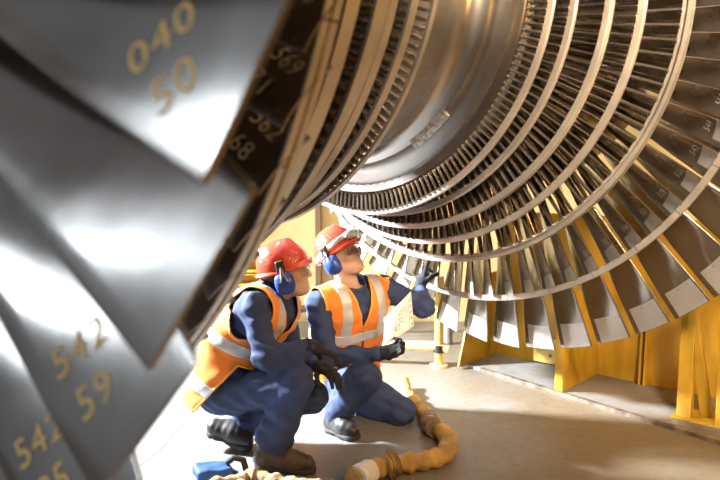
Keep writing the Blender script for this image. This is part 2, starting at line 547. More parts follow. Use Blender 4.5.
# stack of yellow beams at the back left
PL = [(0.0, 0.06), (0.0, 0.17), (0.03, 0.28), (-0.02, 0.39), (0.02, 0.50), (0.0, 0.61), (0.04, 0.72)]
WHERE = ['on the floor at the bottom of the beam stack', 'second from the bottom of the beam stack', 'third from the bottom of the beam stack', 'in the middle of the beam stack',
         'third from the top of the beam stack', 'just under the topmost beam of the stack', 'on top of the beam stack behind the workers']
beam0 = None
for i, (dx, z) in enumerate(PL):
    if beam0 is None:
        mb = MB()
        sec = [(-.10, -.05), (.10, -.05), (.10, -.038), (.012, -.03), (.012, .03), (.10, .038), (.10, .05), (-.10, .05), (-.10, .038), (-.012, .03), (-.012, -.03), (-.10, -.038)]
        mb.prism([(-0.58, y, zz) for y, zz in sec], (1.16, 0, 0))
        o = beam0 = mb.build('steel_beam', M_YEL, smooth=False)
    else:
        o = beam0.copy(); COL.objects.link(o)
    o.location = (-1.32 + dx, 5.45, z - .009); o.rotation_euler = (0, 0, R(rng.uniform(-3, 3)))
    tag(o, 'yellow steel beam ' + WHERE[i], 'beam', 'yellow beams stacked by the wall')

# ---- yellow welded stand behind the far blade disc
T = Vector((0.7351, -0.6780, 0)); Q = AXV.copy(); S0 = Vector((1.17, 4.11, 0)); Z = Vector((0, 0, 1))
def sp(s, q, z): return S0 + T * s + Q * q + Z * z
stand = empty('support_stand', sp(0.1, 0.3, 0))
tag(stand, 'welded yellow steel stand with upright ribs under the far blade disc', 'stand')
inv = Matrix.Translation(-stand.location)
def sprism(name, pts, d, m, parent=stand, bevel=0.004):
    mb = MB(); mb.prism([sp(*p) - stand.location for p in pts], d)
    return mb.build(name, m, parent, smooth=False, bevel=bevel)
sprism('back_panel', [(-0.72, 0.50, 0), (1.5, 0.50, 0), (1.5, 0.50, 1.05), (-0.72, 0.50, 1.05)], Q * 0.03, M_YEL)
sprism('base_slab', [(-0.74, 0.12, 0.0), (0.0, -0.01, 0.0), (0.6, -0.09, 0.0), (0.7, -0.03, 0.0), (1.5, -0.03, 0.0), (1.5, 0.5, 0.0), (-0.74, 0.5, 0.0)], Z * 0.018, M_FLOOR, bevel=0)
for s_, h in ((-0.72, 0.62), (0.0, 0.62)):
    if s_ < 0: pts = [(s_, 0.02, 0.018), (s_, 0.50, 0.018), (s_, 0.50, h), (s_, 0.22, h)]
    else: pts = [(s_, 0.0, 0.018), (s_, 0.50, 0.018), (s_, 0.50, h), (s_, 0.02, h)]
    sprism('rib', pts, T * (0.018 if s_ < 0 else 0.055), M_YEL)
# little bright plate with two holes
pl = sprism('hole_plate', [(-0.40, 0.47, 0.03), (-0.06, 0.47, 0.03), (-0.06, 0.47, 0.20), (-0.40, 0.47, 0.20)], Q * 0.02, M_YEL2)
for k, s_ in enumerate((-0.27, -0.15)):
    mb = MB()
    c0 = sp(s_, 0.468, 0.085) - stand.location
    mb.tube([c0, c0 + Q * 0.004], 0.012, 14); mb.build('bolt_hole', M_DARK, pl, smooth=False)
# raking posts at the right end
sprism('post', [(0.70, 0.02, 0.018), (0.775, 0.02, 0.018), (0.735, 0.16, 0.62), (0.66, 0.16, 0.62)], Q * 0.05, M_YEL)
sprism('post', [(0.80, 0.10, 0.018), (0.86, 0.10, 0.018), (0.74, 0.14, 0.60), (0.69, 0.14, 0.60)], Q * 0.04, M_YEL)
sprism('post', [(0.90, 0.0, 0.018), (0.955, 0.0, 0.018), (0.955, 0.0, 0.75), (0.90, 0.0, 0.75)], Q * 0.06, M_YEL)
sprism('foot_plate', [(0.68, -0.015, 0.018), (0.98, -0.015, 0.018), (0.98, 0.20, 0.018), (0.68, 0.20, 0.018)], Z * 0.012, M_YEL)
for s_ in (0.33, 0.36): 
    sprism('stiffener', [(s_, 0.44, 0.018), (s_, 0.50, 0.018), (s_, 0.50, 0.60), (s_, 0.47, 0.60)], T * 0.012, M_YEL)

# edge strip on the floor in front of the stand
mb = MB()
a0, b0 = Vector((0.80, 4.57, 0)), Vector((1.90, 3.13, 0))
d = (b0 - a0).normalized(); n = Vector((-d.y, d.x, 0))
mb.prism([a0, a0 + n * 0.03, a0 + n * 0.03 + Z * 0.022, a0 + Z * 0.022], b0 - a0)
tag(mb.build('edge_strip', mat('worn_strip_steel', (0.30, 0.25, 0.19), 0.5, 0.4, var=0.6, vscale=14, color2=(0.12, 0.10, 0.08)), smooth=False), 'worn metal edge strip on the floor in front of the yellow stand', 'floor strip')

# railing pipes left of the stand
rail = empty('pipe_rail', (0.54, 4.69, 0))
tag(rail, 'cream painted pipe rail standing left of the yellow stand', 'pipe rail')
def rtube(name, pts, r, m, parent=rail):
    mb = MB(); mb.tube([Vector(p) - Vector((0.54, 4.69, 0)) for p in pts], r, 14); return mb.build(name, m, parent)
rtube('upright', [(0.54, 4.69, 0), (0.54, 4.69, 0.62)], 0.030, M_YEL2)
rtube('foot_flange', [(0.54, 4.69, 0), (0.54, 4.69, 0.014)], 0.065, M_PIPE)
rtube('clamp', [(0.54, 4.69, 0.10), (0.54, 4.69, 0.15)], 0.041, M_DARK)
rtube('cross_pipe', [(-0.62, 4.86, 0.12), (0.0, 4.77, 0.13), (0.54, 4.69, 0.14), (0.60, 4.68, 0.12)], 0.034, M_PIPE)
rtube('rear_pipe', [(-0.50, 5.55, 0.22), (0.75, 5.50, 0.38)], 0.030, M_BROWN)
g = MB(); g.tube([(0.68, 5.3, 0), (0.68, 5.3, 0.55)], 0.035, 12)
tag(g.build('grey_post', mat('grey_post_paint', (0.30, 0.30, 0.30), 0.5, 0.2, var=0.2), None), 'short grey steel post behind the cream pipe rail', 'post')


# ------------------------------------------------------------------ soft shapes: signed distance fields meshed on a grid
def V(*a): return np.array(a, float)
def rc(P, a, b, r1, r2):
    a = np.asarray(a, float); b = np.asarray(b, float)
    ba = b - a; pa = P - a
    h = np.clip(pa @ ba / max(ba @ ba, 1e-9), 0, 1)
    return np.linalg.norm(pa - h[:, None] * ba, axis=1) - (r1 + (r2 - r1) * h)
def el(P, c, r, M=None):
    p = P - np.asarray(c, float)
    if M is not None: p = p @ M          # columns of M are the ellipsoid axes
    r = np.asarray(r, float)
    k0 = np.linalg.norm(p / r, axis=1); k1 = np.linalg.norm(p / (r * r), axis=1)
    return k0 * (k0 - 1) / np.maximum(k1, 1e-9)
def bx(P, c, r, M=None, rd=0.01):
    p = P - np.asarray(c, float)
    if M is not None: p = p @ M
    q = np.abs(p) - (np.asarray(r, float) - rd)
    return np.linalg.norm(np.maximum(q, 0), axis=1) + np.minimum(q.max(axis=1), 0) - rd
def smin(a, b, k):
    h = np.clip(0.5 + 0.5 * (b - a) / k, 0, 1)
    return b + (a - b) * h - k * h * (1 - h)
def union(k, *ds):
    d = ds[0]
    for e in ds[1:]: d = smin(d, e, k)
    return d
def folds(P, amp, f=1.0, seed=0.0):
    x, y, z = (P * f).T
    w = np.sin(47 * x + 3.1 * np.sin(19 * z + seed) + seed) * np.sin(38 * z + 2.6 * np.sin(23 * y + 1.3 * seed) + 9 * x)
    w2 = np.sin(83 * z + 31 * x + 2.2 * np.sin(41 * y - seed)) * np.sin(61 * y + 17 * z + seed)
    return amp * (0.7 * w + 0.4 * w2)

def surf(f, lo, hi, h, steps=3):
    lo = np.asarray(lo, float); hi = np.asarray(hi, float)
    n = np.ceil((hi - lo) / h).astype(int) + 1
    gx, gy, gz = [lo[i] + h * np.arange(n[i]) for i in range(3)]
    F = np.empty(tuple(n))
    yz = np.stack(np.meshgrid(gy, gz, indexing='ij'), -1).reshape(-1, 2)
    CH = max(1, int(300000 // len(yz)))
    for i in range(0, n[0], CH):
        xs = gx[i:i + CH]
        P = np.empty((len(xs), len(yz), 3)); P[:, :, 0] = xs[:, None]; P[:, :, 1:] = yz[None]
        F[i:i + CH] = f(P.reshape(-1, 3)).reshape(len(xs), n[1], n[2])
    ins = F < 0
    acc = np.zeros(tuple(n - 1) + (3,)); cnt = np.zeros(tuple(n - 1))
    idx = np.stack(np.meshgrid(*[np.arange(k) for k in n], indexing='ij'), -1).astype(float)
    edges = []
    for ax_ in range(3):
        s0 = [slice(None)] * 3; s1 = [slice(None)] * 3
        s0[ax_] = slice(0, -1); s1[ax_] = slice(1, None)
        a = F[tuple(s0)]; b = F[tuple(s1)]
        cr = ins[tuple(s0)] != ins[tuple(s1)]
        I = np.argwhere(cr)
        t = a[cr] / (a[cr] - b[cr])
        p = I.astype(float); p[:, ax_] += t
        o1, o2 = [k for k in range(3) if k != ax_]
        for d1 in (0, 1):
            for d2 in (0, 1):
                c = I.copy(); c[:, o1] -= d1; c[:, o2] -= d2
                ok = (c >= 0).all(1) & (c < (n - 1)).all(1)
                np.add.at(acc, tuple(c[ok].T), p[ok]); np.add.at(cnt, tuple(c[ok].T), 1)
        edges.append((ax_, o1, o2, I, ins[tuple(s0)][cr]))
    cells = np.argwhere(cnt > 0)
    vid = -np.ones(tuple(n - 1), int); vid[tuple(cells.T)] = np.arange(len(cells))
    v = lo + h * (acc[tuple(cells.T)] / cnt[tuple(cells.T)][:, None])
    faces = []
    for ax_, o1, o2, I, flip in edges:
        q = []
        for d1, d2 in ((1, 1), (0, 1), (0, 0), (1, 0)):
            c = I.copy(); c[:, o1] -= d1; c[:, o2] -= d2
            ok = (c >= 0).all(1) & (c < (n - 1)).all(1)
            c = np.where(ok[:, None], c, 0)
            q.append(np.where(ok, vid[tuple(c.T)], -1))
        q = np.stack(q, 1); good = (q >= 0).all(1)
        q = q[good]; fl_ = flip[good]
        if ax_ == 1: fl_ = ~fl_
        q[~fl_] = q[~fl_][:, ::-1]
        faces.append(q)
    faces = np.concatenate(faces)
    for _ in range(steps):
        e = h * 0.2; f0 = f(v)
        g = np.stack([f(v + np.eye(3)[k] * e) - f0 for k in range(3)], 1) / e
        g2 = np.maximum((g * g).sum(1), 0.05)
        st = -f0[:, None] * g / g2[:, None]
        ln = np.linalg.norm(st, axis=1); st *= np.minimum(1, h * 0.5 / np.maximum(ln, 1e-9))[:, None]
        v = v + st
    return v, faces

def clip(v, faces, field):
    """keeps the part of a mesh where field(v) > 0, cutting faces along the zero line"""
    s = field(v)
    v = list(map(tuple, v)); cut = {}; out = []
    tri = []
    for fc in faces:
        fc = list(fc)
        if all(s[i] > 0 for i in fc): out.append(tuple(fc)); continue
        if all(s[i] <= 0 for i in fc): continue
        poly = []
        for i, j in zip(fc, fc[1:] + fc[:1]):
            if s[i] > 0: poly.append(i)
            if (s[i] > 0) != (s[j] > 0):
                k = (min(i, j), max(i, j))
                if k not in cut:
                    t = s[i] / (s[i] - s[j])
                    v.append(tuple(np.array(v[i]) + t * (np.array(v[j]) - np.array(v[i])))); cut[k] = len(v) - 1
                poly.append(cut[k])
        if len(poly) >= 3: out.append(tuple(poly))
    used = sorted({i for f_ in out for i in f_}); mp = {o: k for k, o in enumerate(used)}
    return np.array([v[i] for i in used]), [tuple(mp[i] for i in f_) for f_ in out]

def pieces(v, faces, least=12):
    par = list(range(len(v)))
    def find(i):
        while par[i] != i: par[i] = par[par[i]]; i = par[i]
        return i
    for f_ in faces:
        for i in f_[1:]: par[find(i)] = find(f_[0])
    grp = {}
    for f_ in faces: grp.setdefault(find(f_[0]), []).append(f_)
    out = []
    for fs in grp.values():
        if len(fs) < least: continue
        used = sorted({i for f_ in fs for i in f_}); mp = {o: k for k, o in enumerate(used)}
        out.append((v[used], [tuple(mp[i] for i in f_) for f_ in fs]))
    return out

def mesh_obj(name, v, faces, m, parent=None, origin=(0, 0, 0), solid=0, subsurf=0):
    me = bpy.data.meshes.new(name)
    vv = np.asarray(v) - np.asarray(origin, float)
    me.from_pydata([tuple(map(float, p)) for p in vv], [], [tuple(int(i) for i in f_) for f_ in faces])
    o = link(name, me, m, parent)
    if solid:
        md = o.modifiers.new('thickness', 'SOLIDIFY'); md.thickness = solid; md.offset = 1
    return o

def frame(fwd, up=(0, 0, 1)):
    f_ = np.asarray(fwd, float); f_ = f_ / np.linalg.norm(f_)
    u = np.asarray(up, float); u = u - f_ * (u @ f_); u /= np.linalg.norm(u)
    l_ = np.cross(u, f_)
    return np.stack([f_, l_, u], 1)       # columns: forward, left, up
def unit(a): a = np.asarray(a, float); return a / np.linalg.norm(a)

def at(px, py, Y):
    """authoring helper: a landmark's place in the world at a chosen distance"""
    x = (px - 360) / FPX; y = (240 - py) / FPX
    d = np.array([x, -y * SP + CP, y * CP + SP])
    q = d * (Y / d[1]); q[2] += CAM_H
    return q

# ------------------------------------------------------------------ people
M_SKIN = mat('skin', (0.66, 0.42, 0.31), 0.5, 0, var=0.12, vscale=20)
M_HAIR = mat('dark_hair', (0.05, 0.04, 0.035), 0.6)
M_LIP = mat('lips', (0.50, 0.24, 0.20), 0.5)
M_EYE = mat('eye_white', (0.75, 0.73, 0.70), 0.25)
M_IRIS = mat('eye_iris', (0.06, 0.04, 0.03), 0.2)
M_NAVY = mat('navy_workwear', (0.036, 0.060, 0.155), 0.85, 0, var=0.25, vscale=14, bump=0.15, bscale=220)
M_VEST = mat('orange_high_visibility_cloth', (0.95, 0.27, 0.035), 0.75, 0, var=0.10, vscale=10, bump=0.1, bscale=200)
M_TAPE = mat('silver_reflective_tape', (0.62, 0.64, 0.66), 0.45, 0.25, var=0.1, vscale=40)
M_EDGE = mat('orange_vest_binding', (0.95, 0.40, 0.06), 0.7)
M_HELMET = mat('red_helmet_plastic', (0.70, 0.075, 0.045), 0.25, 0, coat=0.5)
M_MUFF = mat('blue_ear_cup_plastic', (0.02, 0.07, 0.33), 0.35)
M_BLACK = mat('black_rubber', (0.018, 0.018, 0.02), 0.6)
M_GLOVE = mat('black_glove_knit', (0.012, 0.013, 0.018), 0.8, 0, bump=0.2, bscale=300)
M_BOOT = mat('black_boot_leather', (0.040, 0.040, 0.042), 0.42, 0, var=0.4, vscale=25, bump=0.1, bscale=90)
M_BOOTB = mat('brown_scuffed_boot_leather', (0.13, 0.095, 0.065), 0.5, 0, var=0.6, vscale=18, bump=0.1, bscale=90, color2=(0.045, 0.04, 0.04))
M_SOLE = mat('boot_sole_rubber', (0.05, 0.048, 0.045), 0.75, 0, var=0.4, vscale=30)
M_WIRE = mat('steel_wire', (0.55, 0.55, 0.55), 0.3, 1.0)
M_GREYBAND = mat('pale_grey_strap', (0.62, 0.62, 0.60), 0.6, 0, var=0.2, vscale=40)
def glass(name, tint=(0.95, 0.97, 1.0)):
    m = bpy.data.materials.new(name); m.use_nodes = True
    b = m.node_tree.nodes['Principled BSDF']
    b.inputs['Base Color'].default_value = (*tint, 1); b.inputs['Roughness'].default_value = 0.03
    b.inputs['Transmission Weight'].default_value = 1.0; b.inputs['IOR'].default_value = 1.12
    return m
M_LENS = glass('clear_safety_lens')

def head_sdf(P, c, M):
    """c: head centre between the ears, M columns forward / left / up; metres"""
    q = (P - c) @ M
    d = el(q, (-0.010, 0, 0.030), (0.098, 0.076, 0.092))
    d = smin(d, el(q, (0.026, 0, -0.045), (0.064, 0.058, 0.070)), 0.03)        # face
    d = smin(d, rc(q, (0.060, 0, -0.092), (0.066, 0, -0.096), 0.022, 0.020), 0.03)  # chin
    for s in (1, -1):
        d = smin(d, rc(q, (-0.005, s * 0.050, -0.055), (0.045, s * 0.024, -0.092), 0.022, 0.018), 0.03)   # jaw
        d = smin(d, el(q, (0.058, s * 0.040, -0.030), (0.026, 0.024, 0.020)), 0.02)    # cheek
        d = smin(d, rc(q, (0.078, s * 0.012, 0.016), (0.068, s * 0.046, 0.014), 0.011, 0.009), 0.012)  # brow
        d = -smin(-d, el(q, (0.088, s * 0.031, -0.006), (0.016, 0.017, 0.010)), 0.012)   # eye hollow
        d = smin(d, el(q, (0.072, s * 0.031, -0.006), (0.016, 0.0155, 0.0125)), 0.004)    # lids
        d = smin(d, el(q, (-0.012, s * 0.078, -0.012), (0.018, 0.008, 0.032)), 0.006)   # ear
    d = smin(d, rc(q, (0.086, 0, 0.006), (0.104, 0, -0.034), 0.009, 0.0125), 0.010)    # nose
    for s in (1, -1): d = smin(d, el(q, (0.094, s * 0.011, -0.037), (0.011, 0.008, 0.008)), 0.006)
    d = smin(d, el(q, (0.080, 0, -0.062), (0.013, 0.023, 0.0075)), 0.006)    # lips
    d = smin(d, el(q, (0.078, 0, -0.074), (0.012, 0.020, 0.0070)), 0.005)
    d = -smin(-d, rc(q, (0.092, -0.018, -0.068), (0.092, 0.018, -0.068), 0.002, 0.002), 0.004)
    return d

def build_person(label, J, hM, opt):
    """J: joints in world metres; hM head frame; every piece is a part of one Empty"""
    root = empty('person', tuple(opt['root']))
    tag(root, label, 'person')
    O = np.asarray(opt['root'], float)
    seed = opt['seed']
    spine_up = unit(J['neck'] - J['pelvis'])
    side = unit(J['shL'] - J['shR']); fw = unit(np.cross(side, spine_up)); side = np.cross(spine_up, fw)
    shv = J['shL'] - J['shR']
    cR = J['neck'] - spine_up * 0.10 - side * 0.075; cL = J['neck'] - spine_up * 0.10 + side * 0.075
    hR = J['pelvis'] - side * 0.062; hL = J['pelvis'] + side * 0.062
    mid = (J['pelvis'] * 0.55 + J['neck'] * 0.45) + fw * opt.get('bend', -0.02)
    mR, mL = mid - side * 0.066, mid + side * 0.066
    def torso(P, g=0.0):
        d = union(0.05, rc(P, hR, mR, 0.118 + g, 0.112 + g), rc(P, hL, mL, 0.118 + g, 0.112 + g), rc(P, mR, cR, 0.112 + g, 0.118 + g), rc(P, mL, cL, 0.112 + g, 0.118 + g))
        d = smin(d, rc(P, J['shR'], J['shL'], 0.062 + g, 0.062 + g), 0.06)
        d = smin(d, rc(P, J['neck'] - spine_up * .04, J['neck'] + spine_up * 0.0, 0.085 + g, 0.06 + g), 0.04)
        return d
    def arms(P, g=0.0, end=1.0):
        d = None
        for s in 'RL':
            w = J['el' + s] + (J['wr' + s] - J['el' + s]) * end
            a = union(0.03, rc(P, J['sh' + s], J['el' + s], 0.060 + g, 0.046 + g), rc(P, J['el' + s], w, 0.045 + g, lerp(0.045, 0.031, end) + g))
            d = a if d is None else np.minimum(d, a)
        return d
    def legs(P, g=0.0, end=1.0):
        d = None
        for s in 'RL':
            w = J['kn' + s] + (J['an' + s] - J['kn' + s]) * end
            a = union(0.04, rc(P, J['hip' + s], J['kn' + s], 0.092 + g, 0.062 + g), rc(P, J['kn' + s], w, 0.060 + g, 0.042 + g + (opt.get('bag' + s, 0.02) if g > 0 else 0)))
            d = a if d is None else smin(d, a, 0.012)
        return d
    hc = J['head']
    nk_b = J['neck'] - spine_up * 0.03
    nk_t = hc + hM @ V(-0.022, 0, -0.06)
    def body(P):
        d = smin(head_sdf(P, hc, hM), rc(P, nk_b, nk_t, 0.060, 0.055), 0.02)
        d = smin(d, torso(P, -0.026), 0.02)
        d = smin(d, arms(P, -0.018), 0.02)
        d = smin(d, legs(P, -0.024), 0.02)
        for s in 'RL':
            d = smin(d, rc(P, J['wr' + s], J['wr' + s] + (J['pa' + s] - J['wr' + s]) * 0.8, 0.014, 0.010), 0.015)
            d = smin(d, rc(P, J['an' + s], J['an' + s] + (J['to' + s] - J['an' + s]) * 0.4, 0.026, 0.022), 0.02)
        return d
    allp = np.array([p for p in J.values()])
    lo, hi = allp.min(0) - 0.17, allp.max(0) + 0.17
    hi[2] = hc[2] + 0.16
    v, f_ = surf(body, lo, hi, 0.0085)
    mesh_obj('body', v, f_, M_SKIN, root, O)
    # coverall
    neck_c = J['neck'] + spine_up * 0.035
    def cover(P):
        d = smin(torso(P, 0.004), arms(P, 0.006), 0.035)
        d = smin(d, legs(P, 0.010), 0.045)
        return d + folds(P, 0.0085, 1.0, seed)
    def cover_keep(P):
        k = np.maximum(-((P - neck_c) @ unit(spine_up + fw * 0.45)) + 0.012, np.linalg.norm(P - neck_c, axis=1) - 0.15)
        for s in 'RL':
            dirn = unit(J['wr' + s] - J['el' + s]); c = J['wr' + s] - dirn * opt['cuff' + s]
            near = np.linalg.norm(P - c, axis=1) - 0.09
            k = np.minimum(k, np.maximum(-((P - c) @ dirn), near))
            dirn = unit(J['an' + s] - J['kn' + s]); c = J['an' + s] + dirn * opt.get('trou' + s, 0.005)
            near = np.linalg.norm(P - c, axis=1) - 0.12
            k = np.minimum(k, np.maximum(-((P - c) @ dirn), near))
        return k
    v, f_ = surf(cover, lo, hi, 0.010)
    v, f_ = clip(v, f_, cover_keep)
    cov = mesh_obj('coverall', v, f_, M_NAVY, root, O)
    # collar
    def collar(P):
        q = P - neck_c; z = q @ spine_up; r = np.linalg.norm(q - np.outer(z, spine_up), axis=1)
        return np.maximum(np.abs(r - 0.075 - 0.12 * np.abs(z)) - 0.007, np.abs(z + 0.002 + 0.35 * (q @ fw)) - 0.026)
    v, f_ = surf(collar, neck_c - 0.15, neck_c + 0.15, 0.006)
    mesh_obj('collar', v, f_, M_NAVY, cov, O)
    # vest
    hem = J['pelvis'] - spine_up * opt['hem']
    def vest(P):
        d = torso(P, 0.019)
        if opt.get('tail'):
            for h_ in (hR, hL): d = smin(d, rc(P, h_ + spine_up * 0.12, h_ - spine_up * 0.10 - fw * 0.01, 0.135, 0.150), 0.04)
        return d + folds(P, 0.005, 0.85, seed + 2)
    vn = J['neck'] + fw * 0.10 - spine_up * opt.get('vdepth', 0.20)     # bottom point of the V neck
    def vest_keep(P):
        k = (P - hem) @ spine_up
        if opt.get('tail'):
            k = np.minimum(k, np.maximum((P - J['pelvis'] - spine_up * 0.17) @ spine_up, (P - J['pelvis'] - fw * 0.01) @ unit(spine_up * 0.3 - fw)))
        for s in 'RL':
            o_ = 1 if s == 'L' else -1
            q = P - (J['sh' + s] + side * o_ * 0.025 - spine_up * 0.035)
            u = np.stack([q @ fw / 0.078, q @ spine_up / 0.115], 1)
            arm = np.maximum(1 - np.linalg.norm(u, axis=1), 0) * 0.1 - np.maximum(np.linalg.norm(u, axis=1) - 1, 0) * 0.1
            outer = (q @ (side * o_)) + 0.06
            k = np.minimum(k, -np.minimum(arm, outer))
            q2 = P - J['sh' + s]; k = np.minimum(k, -np.minimum((q2 @ (side * o_)) - 0.012, q2 @ spine_up + 0.06))
        q = P - vn; h = q @ spine_up; wd = np.abs(q @ side)
        fr = (P - J['neck']) @ fw
        vv = np.minimum(h * opt.get('vwide', 0.42) - wd, fr + 0.03)               # positive inside the V
        k = np.minimum(k, -vv)
        nkr = 0.085 - np.linalg.norm((P - neck_c) - np.outer((P - neck_c) @ spine_up, spine_up), axis=1)
        k = np.minimum(k, -np.minimum(nkr, (P - neck_c) @ spine_up + 0.06))
        return k
    v0, f0_ = surf(vest, lo, hi, 0.010)
    v1, f1_ = clip(v0, f0_, vest_keep)
    ves = mesh_obj('safety_vest', v1, f1_, M_VEST, root, O, solid=0.004)
    for piece in pieces(*clip(v1, f1_, lambda P: 0.010 - vest_keep(P))): mesh_obj('edge_binding', *piece, M_EDGE, ves, O, solid=0.006)
    for hb, hw in opt['bands']:
        c = J['pelvis'] + spine_up * hb
        def keep(P, c=c, hw=hw): return hw - np.abs((P - c) @ spine_up)
        for piece in pieces(*clip(v1, f1_, keep)): mesh_obj('reflective_band', *piece, M_TAPE, ves, O, solid=0.0065)
    for o_ in (-1, 1):
        top = J['pelvis'] + spine_up * opt['bands'][0][0]
        def keep(P, o_=o_): return np.minimum(0.026 - np.abs((P - J['neck']) @ side - o_ * 0.108), (P - top) @ spine_up)
        a = clip(v1, f1_, keep)
        for piece in pieces(*a) if len(a[1]) else []: mesh_obj('reflective_band', *piece, M_TAPE, ves, O, solid=0.0062)
    # zip
    def zipk(P): return np.minimum(0.006 - np.abs((P - J['neck']) @ side), (P - J['pelvis']) @ fw - 0.02)
    a = clip(v1, f1_, zipk)
    if len(a[1]): mesh_obj('zip', *a, M_BLACK, ves, O, solid=0.006)
    # boots
    for s in 'RL':
        bo = boot(J['an' + s], J['he' + s], J['to' + s], unit(J['kn' + s] - J['an' + s]), root, O, opt['boot' + s])
    # gloves
    for s in 'RL':
        glove(J['wr' + s], J['pa' + s], opt['palm' + s], opt['curl' + s], s, root, O, opt.get('spread' + s, 0.10))
    # eyes
    for s in (1, -1):
        ec = hc + hM @ V(0.0735, s * 0.031, -0.006)
        mb = MB(); bmS = bmesh.new(); bmesh.ops.create_uvsphere(bmS, u_segments=16, v_segments=10, radius=0.0128)
        me = bpy.data.meshes.new('eye'); bmS.to_mesh(me); bmS.free()
        e = link('eye', me, M_EYE, root); e.location = tuple(ec - O)
        mb = MB(); ic = hM @ V(0.0128, -0.001, 0.001)
        mb.tube([Vector(ic * 0.93), Vector(ic * 1.0), Vector(ic * 1.04)], [0.0062, 0.0058, 0.001], 14); mb.build('iris', M_IRIS, e)
    # hair below the helmet at the back and sides
    def hair(P):
        q = (P - hc) @ hM
        d = el(q, (-0.014, 0, 0.030), (0.103, 0.081, 0.096))
        cut = np.maximum(q[:, 0] - (0.010 + 0.4 * q[:, 2]), -0.060 - q[:, 2])
        return np.maximum(np.maximum(d, cut), q[:, 2] - 0.06)
    v, f_ = surf(hair, hc - 0.14, hc + 0.14, 0.007)
    mesh_obj('hair', v, f_, M_HAIR, root, O)
    helmet(hc, hM, root, O, opt)
    glasses(hc, hM, root, O)
    return root

def helmet(hc, hM, root, O, opt):
    sc = 1.0
    c = hc + hM @ V(-0.006, 0, 0.040)
    def dome(P):
        q = (P - c) @ hM
        d = el(q, (0, 0, 0), (0.122, 0.108, 0.122))
        ridge = rc(q, (-0.080, 0, 0.088), (0.045, 0, 0.095), 0.016, 0.020)
        d = smin(d, ridge, 0.03)
        rim = np.sqrt((q[:, 0] / 1.17) ** 2 + q[:, 1] ** 2)
        flare = np.maximum(np.abs(q[:, 2] + 0.018) - 0.004, rim - 0.117)
        d = smin(d, flare, 0.012)
        pk = q - V(0.10, 0, -0.014)
        peak = np.maximum(el(q, (0.046, 0, -0.006), (0.096, 0.100, 0.040)), np.abs(q[:, 2] + 0.016 - 0.02 * np.cos(q[:, 1] * 14) + 0.12 * np.maximum(q[:, 0] - 0.1, 0)) - 0.005)
        d = smin(d, peak, 0.012)
        return np.maximum(d, -el(q, (0, 0, -0.004), (0.115, 0.101, 0.115)))
    def dome_c(P):
        q = (P - c) @ hM
        return np.maximum(dome(P), -0.026 - q[:, 2])
    v, f_ = surf(dome_c, c - 0.19, c + 0.19, 0.0058)
    hel = mesh_obj('hard_hat', v, f_, M_HELMET, root, O)
    for s in (1, -1):
        cc = hc + hM @ V(-0.010, s * 0.106, -0.030)
        A = hM @ V(0, s, -0.08); A = unit(A)
        def cup(P):
            q = (P - cc) @ hM
            d = el(q, (0, s * 0.006, 0), (0.043, 0.034, 0.049))
            return np.maximum(smin(d, bx(q, (0, 0, 0), (0.037, 0.021, 0.043), None, 0.016), 0.02), -s * q[:, 1] - 0.010)
        v, f_ = surf(cup, cc - 0.08, cc + 0.08, 0.005)
        cup_o = mesh_obj('ear_cup', v, f_, M_MUFF, hel, O)
        def cush(P):
            q = (P - cc) @ hM
            r = np.sqrt((q[:, 0] / 0.8) ** 2 + q[:, 2] ** 2) - 0.034
            return np.sqrt(r ** 2 + (q[:, 1] + s * 0.018) ** 2) - 0.012
        v, f_ = surf(cush, cc - 0.08, cc + 0.08, 0.006)
        mesh_obj('ear_cushion', v, f_, M_BLACK, hel, O)
        # bracket and wire arm
        mb = MB()
        w0 = c + hM @ V(-0.006, s * 0.118, 0.012); w1 = cc + hM @ V(-0.016, s * 0.036, 0.012); w2 = cc + hM @ V(0.016, s * 0.036, 0.012)
        for w_ in (w1, w2):
            mb.tube([Vector(w0 - O), Vector((w0 + w_) / 2 - O + hM @ V(0, s * 0.006, 0)), Vector(w_ - O)], 0.0032, 8)
        mb.build('wire_arm', M_WIRE, hel)
        def brk(P):
            q = (P - (c + hM @ V(-0.006, s * 0.113, 0.008))) @ hM
            return bx(q, (0, 0, 0), (0.020, 0.010, 0.028), None, 0.008)
        b0 = c + hM @ V(-0.006, s * 0.113, 0.008)
        v, f_ = surf(brk, b0 - 0.05, b0 + 0.05, 0.006)
        mesh_obj('ear_cup_bracket', v, f_, M_BLACK, hel, O)
    if opt.get('strap'):
        def strap(P):
            q = (P - c) @ hM
            d = el(q, (0, 0, 0), (0.130, 0.116, 0.130))
            d2 = el(q, (0, 0, 0), (0.120, 0.106, 0.120))
            band = np.abs(q[:, 2] - 0.012 - 0.22 * q[:, 0]) - 0.013
            return np.maximum(np.maximum(d, -d2), band)
        v, f_ = surf(strap, c - 0.17, c + 0.17, 0.006)
        mesh_obj('goggle_strap', v, f_, M_GREYBAND, hel, O)
        def gog(P):
            q = (P - c) @ hM
            d = smin(bx(q, (0.120, 0.0, 0.030), (0.018, 0.066, 0.020), None, 0.018), el(q, (0.119, 0, 0.030), (0.02, 0.066, 0.024)), 0.01)
            return np.maximum(d, -el(q, (0, 0, 0), (0.120, 0.106, 0.120)))
        v, f_ = surf(gog, c - 0.2, c + 0.2, 0.007)
        mesh_obj('goggles', v, f_, M_GREYBAND, hel, O)

